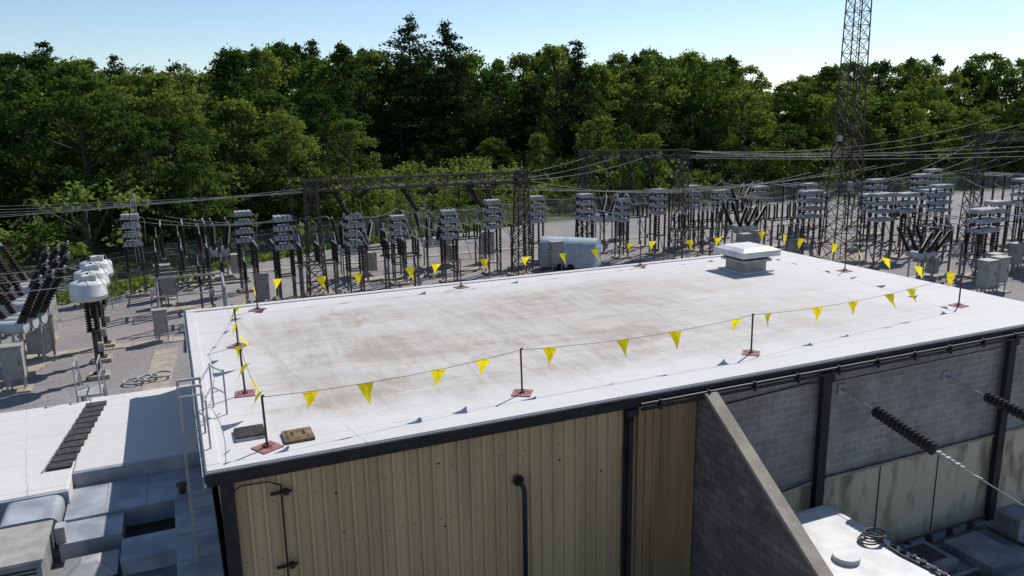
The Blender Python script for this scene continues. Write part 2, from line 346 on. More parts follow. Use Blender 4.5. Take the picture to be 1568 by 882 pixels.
part(w,'concrete_panel_wall')
w=MB()
for x in (15.45,22.85): w.bbox((x-0.15,0.02,-0.9),(x+0.15,0.168,5.19),'trim'); w.bbox((x-0.2,-0.02,4.9),(x+0.2,0.019,5.18),'trim')
w.path([(11.9,0.26,4.7),(15,0.26,4.85),(15.45,0,4.88),(22.8,0,4.95)],0.018,'black')
w.path([(11.9,0.13,1.7),(15.3,0.13,2.05),(22.7,0.13,2.05)],0.018,'trim')
for x,z in ((16.2,4.5),(20.3,4.25)): w.bbox((x-0.12,0.24,z-0.14),(x+0.12,0.299,z+0.14),'galv'); w.cyl((x,0.25,z),(x,0.1,z-0.02),0.04,'galv')
part(w,'wall_columns')
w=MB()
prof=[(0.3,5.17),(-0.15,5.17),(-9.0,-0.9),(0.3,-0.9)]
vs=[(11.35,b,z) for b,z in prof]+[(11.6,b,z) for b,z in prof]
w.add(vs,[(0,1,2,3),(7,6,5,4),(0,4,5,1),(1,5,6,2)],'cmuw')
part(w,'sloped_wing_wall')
w=MB()
for (b0,z0),(b1,z1) in (((0.0,5.18),(-0.2,5.18)),((-0.2,5.18),(-9.1,-0.92))):
    vs=[(a,b,z+dz) for a in (11.29,11.65) for b,z in ((b0,z0),(b1,z1)) for dz in (0,0.11)]
    w.add(vs,[(0,1,3,2),(6,7,5,4),(1,5,7,3),(2,6,4,0),(2,3,7,6),(4,5,1,0)],'conc')
part(w,'wall_coping',0.012)
v=MB(); v.box((21.5,10.6,5.72),(1.15,1.15,0.45),'cab'); v.box((21.5,10.6,5.98),(1.45,1.45,0.1),'galv')
for i in range(3): v.box((21.5,10.6,6.06+i*0.05),(1.3,1.3,0.02),'trim')
v.box((21.5,10.6,6.28),(1.9,1.9,0.24),'white'); v.box((21.5,10.6,6.46),(1.9,1.9,0.12),'white',taper=0.72); v.box((21.5,10.6,5.53),(1.6,1.6,0.06),'roof')
v.obj('roof_exhaust_fan',None,0.015,loc=BO,rz=RZ)
v=MB(); v.box((0.95,1.55,5.53),(0.62,0.62,0.06),'galv'); v.box((0.95,1.55,5.575),(0.58,0.58,0.03),'rubber')
for i in range(14): v.box((0.69+i*0.04,1.55,5.595),(0.008,0.56,0.012),'dsteel')
v.obj('roof_grate',None,loc=BO,rz=RZ)
v=MB(); v.box((1.85,1.0,5.53),(0.6,0.62,0.06),'brown'); v.box((1.85,1.0,5.57),(0.52,0.52,0.03),'brown',taper=0.8)
for x in (-.12,.12): v.box((1.85+x,1.0,5.59),(0.03,0.2,0.012),'trim')
v.obj('roof_skylight_hatch',None,loc=BO,rz=RZ)
S=[(1.2,.7),(7.1,1.3),(14.0,1.4),(23.6,2.5),(24.8,8.5),(24.9,13.0),(18.1,13.3),(9.8,12.9),(2.3,12.8),(1.3,8.5),(1.1,4.2)]
for i,(a,b) in enumerate(S):
    q=MB(); an=random.uniform(0,1.5); q.box((a,b,5.515),(0.46,0.46,0.015),'red',an); q.box((a,b,5.53),(0.12,0.12,0.03),'post',an)
    q.cyl((a,b,5.53),(a+random.uniform(-.03,.03),b,6.6),0.024,'post',8); q.cyl((a,b,6.59),(a,b,6.62),0.032,'post',8)
    for k in range(4):
        c_,s_=math.cos(an+k*math.pi/2),math.sin(an+k*math.pi/2); q.bar((a+c_*.17,b+s_*.17,5.53),(a,b,5.62),0.012,'post')
    q.obj('warning_line_stanchion',None,loc=BO,rz=RZ)
q=MB()
for i in range(len(S)):
    a,b=S[i],S[(i+1)%len(S)]; p1=Vector((*a,6.58)); p2=Vector((*b,6.58)); L=(p2-p1).length; sag=0.020*L
    if i in(9,10): sag=0.16
    q.wire(p1,p2,sag,0.006,'dwire',12,4)
    n=max(3,int(L/1.45))
    for k in range(n):
        tt=(k+0.5+random.uniform(-.2,.2))/n; c=p1.lerp(p2,tt)-Vector((0,0,4*sag*tt*(1-tt)))
        d=(p2-p1).normalized(); wv=random.uniform(-0.3,0.3); side=d.cross(Vector((0,0,1)))
        tw=random.uniform(-0.3,0.9); dd=d*math.cos(tw)+side*math.sin(tw)*0.8
        q.add([c-dd*0.19,c+side*0.02,c+dd*0.19,c-dd*0.08+side*(wv*0.5+0.03)+Vector((0,0,-0.23)),c+dd*0.09+side*(wv*0.5-0.03)+Vector((0,0,-0.22)),c+side*wv+dd*random.uniform(-.12,.12)+Vector((0,0,-0.44))],[(0,1,3),(1,4,3),(1,2,4),(3,4,5)],'yellow')
q.obj('yellow_pennant_line',None,loc=BO,rz=RZ)
l=MB()
for b in (2.0,2.5): l.bar((-0.34,b,0),(-0.34,b,6.6),0.055,'galv')
for i in range(20): l.cyl((-0.34,2.0,0.4+i*0.3),(-0.34,2.5,0.4+i*0.3),0.015,'galv',6)
for b in (2.0,2.5): l.bar((-0.34,b,6.58),(0.12,b,6.58),0.05,'galv'); l.bar((0.1,b,5.5),(0.1,b,6.58),0.04,'galv')
l.bar((-0.34,2.25,6.3),(0.1,2.25,6.3),0.03,'galv')
for a,b in ((0.35,3.6),(0.15,1.1),(0.6,3.0)): l.bar((a,b,5.5),(a,b,6.55),0.035,'galv')
for z in (6.0,6.5): l.bar((0.35,3.6,z),(0.1,2.5,z),0.03,'galv'); l.bar((0.1,2.0,z),(0.15,1.1,z),0.03,'galv'); l.bar((0.35,3.6,z),(0.6,3.0,z),0.025,'galv')
l.obj('roof_access_ladder',None,loc=BO,rz=RZ)

# ------------------------------------------------------------------ lower annex
ax=empty('lower_annex',BO,RZ)
r=MB(); r.bbox((-3.15,7.3,2.3),(0.29,13.4,3.0),'roof'); r.bbox((-9,6.3,2.3),(-3.155,13.2,2.98),'roof')
r.obj('annex_roof',ax,0.05)
r=MB(); r.bbox((-9,-4,0),(0.2,13.1,2.1),'slab'); r.obj('annex_walls',ax)
r=MB()
r.bbox((-3.15,7.2,2.35),(0.25,7.296,2.98),'duct'); r.bbox((-9,6.2,2.3),(-3.155,6.296,2.96),'duct')
r.bbox((-3.2,5.3,2.11),(0.15,7.19,2.62),'duct'); r.bbox((-0.75,1.0,2.11),(0.15,5.297,2.60),'duct'); r.bbox((-3.2,4.2,2.11),(-1.9,5.297,2.56),'duct'); r.bbox((-1.9,3.0,2.11),(-0.753,4.0,2.5),'duct')
r.bbox((-1.897,4.0,2.11),(-0.753,5.297,2.14),'trim'); r.bbox((-0.76,4.1,2.3),(-0.752,5.2,2.5),'trim')
for x in (-2.3,-1.4,-0.5): r.box((x,6.25,2.627),(0.025,1.86,0.012),'galv')
for y in (2.2,3.4,4.6): r.box((-0.3,y,2.607),(0.86,0.025,0.012),'galv')
pr=[(-4.5,2.3),(-3.25,2.3),(-3.25,2.75)]+[(-3.45+0.2*math.cos(t),2.75+0.2*math.sin(t)) for t in np.linspace(0.3,1.57,5)]+[(-4.3+0.2*math.cos(t),2.75+0.2*math.sin(t)) for t in np.linspace(1.57,2.9,5)]+[(-4.5,2.75)]
n=len(pr); vs=[(x,y,z) for y in (4.9,6.15) for x,z in pr]
r.add(vs,[(i,(i+1)%n,n+(i+1)%n,n+i)[::-1] for i in range(n)]+[tuple(range(n)),tuple(range(n,2*n))[::-1]],'duct')
r.box((-3.95,3.7,2.6),(1.2,1.7,0.7),'slab'); r.box((-3.95,3.7,2.99),(1.3,1.8,0.07),'cab')
for i in range(6): r.box((-3.95,2.845,2.35+i*0.09),(1.0,0.02,0.04),'trim')
r.box((-2.5,3.2,2.25),(0.9,0.9,0.3),'galv'); r.box((-2.5,3.2,2.5),(1.1,1.1,0.2),'galv',taper=0.3)
r.cyl((-0.55,5.6,2.62),(-0.55,5.6,2.82),0.09,'dsteel',12); r.cyl((-0.55,5.6,2.82),(-0.55,5.6,2.88),0.14,'dsteel',12)
r.box((-3.15,4.4,2.75),(0.2,0.3,0.4),'galv')
r.obj('ventilation_ducts',ax,0.03)
r=MB()
for i in range(11):
    b=7.65+i*0.47; a=-3.8+i*0.055
    r.box((a+0.32,b+0.2,3.03),(0.6,0.39,0.03),'rubber')
r.bar((-3.85,7.6,3.03),(-3.22,12.6,3.03),0.03,'galv')
r.obj('roof_walkway_mat',None,loc=BO,rz=RZ)
r=MB()
for x in (-3.55,-2.85):
    for y in (13.5,14.6): r.cyl((x,y,2.0),(x,y,4.1),0.025,'galv',6)
    r.bar((x,13.5,4.1),(x,14.6,4.1),0.04,'galv'); r.bar((x,13.5,3.6),(x,14.6,3.6),0.03,'galv'); r.bar((x,14.6,4.1),(x,16.2,1.2),0.04,'galv'); r.bar((x,14.6,3.1),(x,16.2,0),0.08,'galv')
for i in range(9): r.box((-3.2,14.7+i*0.17,2.95-i*0.34),(0.7,0.22,0.03),'galv')
r.box((-3.2,14.05,3.05),(0.75,1.1,0.04),'galv')
r.obj('access_stair',None,loc=BO,rz=RZ)

# ------------------------------------------------------------------ court
T=MB(); T.box((13.3,-3.7,0.55),(2.4,5.2,2.7),'pale'); T.box((13.3,-3.7,1.94),(2.7,5.5,0.08),'white'); T.box((13.3,-3.7,2.04),(2.6,5.3,0.12),'white',taper=0.93)
for i in range(14): T.box((14.85,-5.9+i*0.33,0.5),(0.55,0.05,2.0),'pale')
for q in (-5.2,-3.2): T.cyl((13.0,q,2.1),(13.0,q,2.22),0.3,'white',18)
T.path([(14.0+0.26*math.cos(t*0.4)+0.004*t,-2.9+0.22*math.sin(t*0.4),2.14+0.003*t) for t in range(60)],0.022,'dwire'); T.path([(14.25,-2.9,2.16),(14.2,-3.6,2.13),(14.3,-4.4,2.13),(14.1,-5.4,2.13)],0.03,'dwire')
for i in range(7): T.cyl((14.35,-3.3-i*0.26,2.1),(14.35,-3.3-i*0.26,2.2),0.075,'dsteel',8)
T.cyl((12.6,-1.9,2.0),(12.6,-1.9,2.35),0.1,'pale')
for i in range(10): T.cyl((12.12,-6.0+i*0.5,1.98),(12.12,-6.0+i*0.5,2.01),0.03,'dsteel',6)
T.obj('power_transformer',None,0.05,loc=BO,rz=RZ)
q=MB()
for c,d in (((18.5,-0.9,-0.7),(1.6,1.2,0.4)),((20.6,-1.3,-0.75),(1.4,1.6,0.3)),((19.0,-3.6,-0.7),(3.4,1.6,0.4)),((22.6,-0.9,-0.5),(0.9,0.8,0.8)),((17.0,-2.4,-0.72),(0.9,2.4,0.36))): q.box(c,d,'slab')
for c,d in (((18.9,-2.1,-0.885),(1.8,0.9,0.02)),((20.7,-3.1,-0.885),(1.0,1.1,0.02)),((18.5,-0.9,-0.49),(1.2,0.8,0.02))): q.box(c,d,'rubber')
q.path([(16.3,-0.5,-0.6),(21.8,-0.5,-0.6),(21.8,-3.5,-0.6)],0.06,'dsteel',8); q.path([(16.3,-0.3,-0.4),(22.0,-0.3,-0.4)],0.04,'black',8)
for i in range(6): q.box((16.9+i*0.9,-0.3,-0.66),(0.1,0.2,0.46),'dsteel')
q.bar((17.7,-1.7,-0.85),(19.9,-1.7,-0.85),0.09,'galv'); q.bar((17.7,-2.6,-0.85),(19.9,-2.6,-0.85),0.09,'galv')
q.obj('court_equipment_plinths',None,0.02,loc=BO,rz=RZ)
def string(a0,z0,a1,b1,z1,t0,t1,nd,name,sg=0.35):
    q=MB(); p1=Vector((a0,0.1,z0)); p2=Vector((a1,b1,z1)); pt=lambda t:p1.lerp(p2,t)-Vector((0,0,4*sg*t/3*(1-t/3)))
    q.path([pt(t0*i/4) for i in range(5)],0.013,'galv',6); q.path([pt(t1+0.02+i*0.15) for i in range(15)],0.014,'wire',6)
    for i in range(nd):
        a_=pt(t0+(t1-t0)*i/nd); b_=pt(t0+(t1-t0)*(i+1)/nd); q.lathe(a_,b_,[(0,0.04),(0.18,0.055),(0.32,0.145),(0.6,0.16),(0.68,0.07),(1,0.04)],'insd',16)
    for k in range(6): c=pt(t1+0.02+0.025*k); q.box(c,(0.06 if k%2 else 0.1,0.10,0.07),'galv')
    c=pt(t1+0.22); q.bar(c-Vector((0,0.12,0.0)),c+Vector((0,0.12,0)),0.04,'galv')
    q.obj(name,None,loc=BO,rz=RZ)
string(16.2,4.5,15.7,-5.2,4.15,0.20,0.57,15,'strain_insulator_string',0.42)
string(20.3,4.25,20.0,-5.2,4.0,0.22,0.61,15,'strain_insulator_string',0.42)

# ------------------------------------------------------------------ yard structures
def lattice_col(mb,x,y,h,w0,w1,k='dsteel',seg=7,an=RZ,leg=0.10,br=0.055,z0=0.0):
    cs,sn=math.cos(an),math.sin(an)
    def c(i,z):
        w=(w0+(w1-w0)*(z-z0)/(h-z0))/2; a,b=[(-w,-w),(w,-w),(w,w),(-w,w)][i%4]
        return Vector((x+a*cs-b*sn,y+a*sn+b*cs,z))
    for i in range(4):
        mb.bar(c(i,z0),c(i,h),leg,k)
        for j in range(seg):
            za=z0+(h-z0)*j/seg; zb=z0+(h-z0)*(j+1)/seg
            mb.bar(c(i,za),c(i+1,zb),br,k); mb.bar(c(i+1,za),c(i,zb),br,k); mb.bar(c(i,zb),c(i+1,zb),br,k)
def lattice_beam(mb,p1,p2,w,hh,k='dsteel',seg=12,ch=0.11,br=0.06):
    p1=Vector(p1);p2=Vector(p2); d=(p2-p1).normalized(); s_=Vector((-d.y,d.x,0))*w/2; u=Vector((0,0,hh/2))
    q=[-s_-u,s_-u,s_+u,-s_+u]
    for i in range(4):
        mb.bar(p1+q[i],p2+q[i],ch,k)
        for j in range(seg):
            a=p1.lerp(p2,j/seg); b=p1.lerp(p2,(j+1)/seg); i2=(i+1)%4
            if j%2: mb.bar(a+q[i],b+q[i2],br,k)
            else: mb.bar(a+q[i2],b+q[i],br,k)
            mb.bar(b+q[i],b+q[i2],br,k)
def gantry(p1,p2,h,ext=0.6):
    q=MB(); lattice_col(q,p1[0],p1[1],h,1.2,0.7,k='dsteel',seg=9,leg=0.09,br=0.045); lattice_col(q,p2[0],p2[1],h,1.2,0.7,k='dsteel',seg=9,leg=0.09,br=0.045)
    a=Vector((*p1,h-0.45)); b=Vector((*p2,h-0.45)); d=(b-a).normalized()
    lattice_beam(q,a-d*ext,b+d*ext,0.6,0.7,k='dsteel',seg=int((b-a).length/0.8))
    for p in (p1,p2): q.cyl((p[0],p[1],h),(p[0],p[1],h+0.7),0.03,'dsteel',5); q.box((p[0],p[1],0.1),(1.8,1.8,0.2),'conc',RZ)
    return q,a,b
g1,a,b=gantry((-13.3,52.4),(0.8,57.6),7.9)
for k in range(6):
    c=a.lerp(b,0.1+k*0.155)
    e=c+Vector((1.2,-1.6,-1.8)) if k%2==0 else c+Vector((-1.0,1.8,-1.1))
    g1.ins(c+Vector((0,0,-0.35)),e,0.2,'insd',10)
    g1.wire(e,e+Vector((0.6,-1.0,-3.0)),0.5,0.022,'wire',8)
g1.obj('lattice_gantry')
g2,a2,b2=gantry((6.4,68),(14.6,67.3),8.8)
for k in range(4):
    c=a2.lerp(b2,0.15+k*0.22); e=c+Vector((0.8,-1.4,-1.3)); g2.ins(c,e,0.18,'insd',9); g2.wire(e,e+Vector((0.5,-2,-3)),0.4,0.02,'wire',8)
g2.obj('lattice_gantry')
g3,a3,b3=gantry((41.2,69.9),(58,74),9.7); g3.obj('lattice_gantry')
t=MB(); lattice_col(t,26.2,61.6,12,2.2,1.45,k='dsteel',seg=10,an=0.1,leg=0.09,br=0.045); lattice_col(t,26.2,61.6,34,1.45,0.95,k='dsteel',seg=22,an=0.1,leg=0.08,br=0.035,z0=12)
t.box((26.2,61.6,0.15),(3.0,3.0,0.3),'conc',0.1); t.cyl((25.2,60.8,9.5),(25.2,60.8,9.9),0.22,'galv',10); t.bar((26.2,61.6,9.7),(25.2,60.8,9.7),0.05,'steel')
t.box((26.4,61.2,6),(0.4,0.4,0.7),'cab'); t.path([(26.0,61.0,0.3),(26.1,61.0,34)],0.03,'black',5)
t.obj('lattice_mast')
def rack(levels,W,h,k='can',step=0.60):
    q=MB(); base=h-levels*step+0.05; D=0.8
    for x in (-W/2+0.1,W/2-0.1):
        for y in (-D/2,D/2):
            q.bar((x,y,0),(x,y,base*0.5),0.10,'steel'); q.ins((x,y,base*0.5),(x,y,base),0.13,'insd',8)
        q.bar((x,-D/2,0.2),(x,D/2,base*0.48),0.05,'steel')
    for y in (-D/2,D/2): q.bar((-W/2,y,base*0.5),(W/2,y,base*0.5),0.09,'steel')
    q.box((0,0,0.08),(W+0.3,D+0.5,0.16),'conc')
    for L in range(levels):
        z=base+L*step
        for y in (-D/2,D/2): q.bar((-W/2-0.08,y,z+0.03),(W/2+0.08,y,z+0.03),0.06,'galv')
        n=max(4,int(W/0.26))
        for i in range(n):
            x=-W/2+(i+0.5)*W/n+random.uniform(-.012,.012)
            for yy in (-1,1):
                q.box((x,yy*0.26,z+0.19),(W/n*0.74,0.46,0.25+random.uniform(-.02,.02)),k)
                q.cyl((x,yy*0.49,z+0.19),(x,yy*0.66,z+0.23),0.03,'galv',5)
        q.bar((-W/2-0.05,-0.6,z+0.33),(W/2+0.05,-0.6,z+0.33),0.025,'wire')
        if L<levels-1:
            for x in (-W/2+0.08,W/2-0.08):
                for y in (-D/2+0.1,D/2-0.1): q.ins((x,y,z+0.3),(x,y,z+step),0.11,'insd',2,6)
    q.path([(W/2,0,h-0.4),(W/2+0.3,0,h-0.6),(W/2+0.25,0,base)],0.02,'wire',5)
    return q.mesh('capacitor_rack')
R3=rack(4,1.1,5.75); R4=rack(3,1.6,5.3); R5=rack(4,2.0,6.2,step=0.68); R6=rack(3,2.3,5.0,step=0.66)
for (x,y,me) in [(-26,53.3,R3),(-18.6,54.2,R3),(-14.9,50.8,R3),(-10.7,52.6,R3),(-8.1,55.6,R3),(-4.5,56,R3),(-1.4,58.8,R3),(2.0,62.7,R3),(6.0,63.4,R3),(9.2,64.6,R3),(12.4,65.9,R3),(16.4,70.5,R3),(19.8,74,R4),(24,75.6,R4),
    (24.2,63.2,R5),(28.9,60.9,R5),(31.6,62.6,R4),(35.8,65.3,R5),(36.1,58,R4),(40.6,60.5,R5),(34.7,74.5,R5),(40.5,77.5,R5),(46,70.5,R5),(31.5,69,R4),(51,74,R5),(38,70.5,R6),(44.5,64.5,R6),(27.5,70.5,R6),(30,79,R4),(45,84,R5),(33.6,55.2,R6),(38.8,57.2,R6)]:
    inst(me,'capacitor_rack',(x,y,0),RZ+random.uniform(-.08,.08),random.uniform(0.9,1.05))
def breaker():
    q=MB()
    for x in (-0.9,0.9):
        for y in (-0.45,0.45): q.bar((x,y,0),(x,y,1.9),0.1,'galv')
    q.box((0,0,0.08),(2.6,1.6,0.16),'conc'); q.bar((-1.1,-0.45,1.9),(1.1,-0.45,1.9),0.1,'galv'); q.bar((-1.1,0.45,1.9),(1.1,0.45,1.9),0.1,'galv')
    q.box((1.5,0,1.15),(0.6,0.9,1.5),'cab')
    for x in (-0.85,0,0.85):
        q.cyl((x,-0.75,2.3),(x,0.75,2.3),0.3,'can',12)
        for s_ in (-1,1):
            q.cyl((x,s_*0.5,2.4),(x*1.15,s_*0.85,2.95),0.19,'insd',10); q.ins((x*1.15,s_*0.85,2.95),(x*1.35,s_*1.75,4.5),0.2,'insd',11,10)
            q.cyl((x*1.35,s_*1.75,4.5),(x*1.36,s_*1.86,4.7),0.06,'galv',6)
    return q.mesh('circuit_breaker')
BK=breaker()
for x,y,rz,s_ in [(-24.0,36.9,RZ+1.25,1.05),(-26.0,40.9,RZ+1.25,1.05),(-28.3,45.0,RZ+1.25,1.05),(-22.5,58.5,RZ,.95),(-12,58.5,RZ,.95),(-6,61.5,RZ,.95),(9,73.5,RZ,1),(29,54.5,RZ,.8),(20,67,RZ,.9),(24,82,RZ,1)]:
    inst(BK,'circuit_breaker',(x,y,0),rz,s_)
def switch(W=3.0,h=2.6,n=3,ih=1.4):
    q=MB()
    for x in (-W/2,W/2): q.bar((x,-0.5,0),(x,-0.5,h),0.13,'steel'); q.bar((x,0.5,0),(x,0.5,h),0.13,'steel'); q.bar((x,-0.5,h*0.4),(x,0.5,h*0.9),0.05,'steel'); q.bar((x,-0.9,h),(x,0.9,h),0.11,'steel')
    for y in (-0.6,0.6): q.bar((-W/2-0.3,y,h),(W/2+0.3,y,h),0.12,'steel')
    for i in range(n):
        x=-W/2+W*i/(n-1)
        for y in (-0.7,0.0,0.7): q.ins((x,y,h+0.06),(x,y,h+ih),0.13,'insd',9)
        q.cyl((x,-0.85,h+ih+0.04),(x,0.85,h+ih+0.04),0.035,'galv',6); q.bar((x,-0.7,h+ih+0.05),(x,-0.1,h+ih+0.7),0.04,'galv')
    q.box((0,0,0.06),(W+0.5,1.4,0.12),'conc'); q.box((W/2,-0.66,1.1),(0.3,0.25,0.45),'cab')
    return q.mesh('disconnect_switch')
SW=switch(); SW2=switch(2.2,3.0,3,1.2)
for x,y,me in [(-20.8,48.8,SW),(-17.5,46.5,SW),(-12.2,48.6,SW2),(-7.4,51.8,SW2),(-9.5,57.5,SW),(-3.5,60.5,SW2),(11,70,SW2),(15,64,SW),(20,70.5,SW2),(22,60,SW),(31,55.5,SW),(37.5,62,SW2),(43,58,SW),(48,67.5,SW2),(24,69,SW),(36,81,SW),(-24,56,SW),(17,67.5,SW2),(-31.5,45.5,SW2),(33,66.5,SW2)]:
    inst(me,'disconnect_switch',(x,y,0),RZ+random.uniform(-.03,.03),random.uniform(0.82,1.0))
def busposts(n=3,h0=2.6,h1=5.2,sp_=1.5):
    q=MB()
    for i in range(n):
        x=(i-(n-1)/2)*sp_; q.bar((x,0,0),(x,0,h0),0.14,'steel'); q.box((x,0,0.1),(0.6,0.6,0.2),'conc'); q.box((x,0,h0),(0.32,0.32,0.05),'galv')
        q.ins((x,0,h0+0.03),(x,0,h1),0.14,'insd',14,8); q.cyl((x,-1.8,h1+0.06),(x,1.8,h1+0.06),0.045,'galv',8)
    return q.mesh('bus_support')
B1=busposts(); B2=busposts(2,2.0,4.0,1.2)
for x,y,me in [(-23.0,54.5,B1),(-16.3,51.2,B2),(-5.8,58.2,B2),(0.5,60.6,B2),(7.5,66.6,B2),(13.9,68.5,B1),(18.1,71.5,B2),(22.3,72.0,B2),(27.5,76,B1),(33.3,60.2,B2),(38.6,64.0,B2),(43.0,67.0,B2),(34,70,B2),(48,78,B1),(38,56,B2)]:
    inst(me,'bus_support',(x,y,0),RZ,random.uniform(.88,1.02))
q=MB(); q.box((0,0,0.1),(0.9,0.9,0.2),'conc'); q.bar((0,0,0.2),(0,0,2.3),0.2,'dsteel'); q.box((0,0,0.24),(0.5,0.5,0.04),'dsteel'); q.box((0,0,2.32),(0.55,0.55,0.05),'dsteel')
q.box((0.22,0.0,1.5),(0.25,0.3,0.4),'cab')
for x in (-0.15,0.15): q.ins((x,0,2.35),(x,0,3.8),0.16,'insd',12,10)
q.lathe((0,0,3.8),(0,0,4.75),[(0,0.3),(0.02,0.72),(0.08,0.78),(0.2,0.78),(0.22,0.80),(0.26,0.80),(0.28,0.78),(0.80,0.78),(0.9,0.72),(0.95,0.45),(1,0.3)],'white',24); q.box((0.1,0,4.85),(0.6,0.45,0.22),'white'); q.bar((-0.75,0,4.3),(-1.2,0,4.4),0.06,'galv')
q.ins((0,0.5,4.7),(0,0.5,5.0),0.07,'insd',3); q.path([(0.1,-0.2,4.95),(0.5,-0.6,5.1),(0.9,-0.9,4.3),(1.0,-0.9,3.4)],0.02,'wire',5)
me=q.mesh('current_transformer')
for x,y in ((-19.7,35.6),(-20.9,38.2),(-22.0,40.8)): inst(me,'current_transformer',(x,y,0),RZ)
q=MB(); q.box((0,0,1.35),(0.85,0.6,1.5),'cab'); q.box((0,0,2.13),(0.95,0.72,0.06),'cab'); q.box((-0.0,-0.31,1.35),(0.72,0.02,1.35),'cab'); q.box((0.28,-0.33,1.35),(0.03,0.03,0.2),'dsteel')
for x in (-0.35,0.35):
    for y in (-0.22,0.22): q.bar((x,y,0),(x,y,0.6),0.06,'galv')
q.cyl((-0.2,0.1,0),(-0.2,0.1,0.6),0.05,'galv',6); q.box((0,0,0.04),(1.2,1.0,0.08),'conc')
me=q.mesh('control_cabinet')
for x,y,s_ in ((-22.6,33.9,1),(-24.1,38.9,1),(-26.5,42.8,1),(-19.3,41.6,0.85),(-22.4,50.2,1),(-23.6,52,1.1),(-16,49,1),(-5.2,62.5,1),(30.5,49.2,1.1),(31.9,50.2,1.1),(41,50,1.1),(22.5,61.5,1),(37,56.5,1),(33,52.5,1),(-2,63.5,1.2),(3.4,59.3,1.1),(19,63,1)):
    inst(me,'control_cabinet',(x,y,0),RZ,s_)
q=MB()
for x0,y0 in ((-20.5,44.2),(-17.2,45.6),(-15.6,41.6)):
    q.bar((x0,y0,0),(x0,y0,3.0),0.12,'galv'); q.box((x0,y0,0.08),(0.6,0.6,0.16),'conc')
q.bar((-20.8,44.1,3.0),(-16.9,45.7,3.0),0.12,'galv'); q.bar((-17.2,45.6,3),(-15.6,41.6,3),0.1,'galv'); q.bar((-20.5,44.2,1.9),(-17.2,45.6,1.9),0.06,'galv')
for t_ in (0.1,0.4,0.7,0.95):
    c=Vector((-20.8,44.1,3.06)).lerp(Vector((-16.9,45.7,3.06)),t_); q.ins(c,c+Vector((0,0,0.8)),0.1,'insd',6)
q.obj('bus_support_frame')
q=MB()
for i in range(3):
    c=(-17.6+i*0.5,34.6+i*0.3,0.12); q.path([(c[0]+0.45*math.cos(t*math.pi/8),c[1]+0.45*math.sin(t*math.pi/8),c[2]+0.06*i) for t in range(17)],0.05,'galv',6)
q.obj('cable_coil')
q=MB(); L_=4.4
pr=[(-1.05,0.28),(1.05,0.28),(1.05,1.7)]+[(1.05*math.cos(t),1.7+0.8*math.sin(t)) for t in np.linspace(0.15,math.pi-0.15,13)]+[(-1.05,1.7)]
n=len(pr); vs=[(x,y,z) for x in (-L_/2,L_/2) for y,z in pr]
q.add(vs,[(i,(i+1)%n,n+(i+1)%n,n+i) for i in range(n)]+[tuple(range(n))[::-1],tuple(range(n,2*n))],'pale')
for x in (-0.5,0.3):
    for y in (-0.98,0.98): q.cyl((x,y-0.1,0.3),(x,y+0.1,0.3),0.3,'tire',14)
q.box((-2.7,0,0.5),(1.4,0.12,0.12),'dsteel'); q.box((2.22,0,1.2),(0.04,1.3,1.4),'pale'); q.box((2.25,0.5,1.2),(0.03,0.05,0.3),'dsteel')
for x in (-2.18,-1.1,0.0,1.1,2.18): q.path([(x,1.06*math.cos(t),1.7+0.815*math.sin(t)) for t in np.linspace(0,math.pi,14)],0.025,'pale',5)
q.obj('enclosed_trailer',None,loc=(4.6,60.2,0.0),rz=RZ-0.75)

# conductors
q=MB()
for k in range(5):
    s0=a.lerp(b,0.1+k*0.18)+Vector((-0.9,0,-0.1)); q.wire(Vector((-70,38+k*3.5,6.6+0.12*k)),s0,1.0,0.016,'wire',24)
for k in range(3):
    s0=a2.lerp(b2,0.1+k*0.3); q.wire(s0,Vector((75,60+k*5,9.7+0.5*k)),1.1,0.02,'wire',24)
for k in range(3): q.wire(a.lerp(b,0.25+k*0.25),a2.lerp(b2,0.1+k*0.3),0.8,0.018,'wire',12)
for k in range(3): q.wire(b2+Vector((0,0,0.3)),Vector((60,86+k*6,9.5+k*0.6)),1.5,0.02,'wire',20)
for k in range(3): q.wire(Vector((-26+k*0.8,53+k,5.3)),Vector((-14+k,51,5.6)),0.5,0.018,'wire',10)
for k in range(3): q.wire(Vector((-45,30+k*2.5,4.6)),Vector((-19.7-k*1.15,35.6+k*2.6,4.5)),0.4,0.022,'wire',12)
for k in range(4): q.wire(b.lerp(a,0.05+k*0.2),Vector((24+k*4,63+k*3,7.0)),1.4,0.016,'wire',16); q.wire(a3.lerp(b3,k*0.2),Vector((26+k*3,60+k*2,6.4)),0.9,0.018,'wire',14)
pts=[(-10.7,52.6,5.5),(-8.1,55.6,5.5),(-4.5,56,5.5),(-1.4,58.8,5.5),(2,62.7,5.5),(6,63.4,5.5),(9.2,64.6,5.5),(12.4,65.9,5.5),(16.4,70.5,5.5),(19.8,74,5.4),(24,75.6,5.3)]
for p1,p2 in zip(pts[:-1],pts[1:]): q.wire(p1,p2,0.4,0.02,'wire',8)
for (x,y) in [(24.2,63.2),(28.9,60.9),(35.8,65.3),(40.6,60.5),(34.7,74.5),(46,70.5)]:
    for k in range(3): q.wire((x+k*0.4,y,6.1),(x+random.uniform(-5,7),y+random.uniform(2,6),random.uniform(4,6)),0.8,0.018,'wire',8)
q.obj('overhead_conductors')
q=MB()
for (x,y) in [(-14.9,50.8),(-10.7,52.6),(-8.1,55.6),(-4.5,56),(-1.4,58.8),(6,63.4),(9.2,64.6)]:
    q.wire((x+0.3,y,5.4),(x+1.6,y-0.6,1.8),-0.5,0.03,'galv',8); q.wire((x+0.6,y,4.0),(x+2.6,y+0.6,4.2),1.3,0.025,'galv',8)
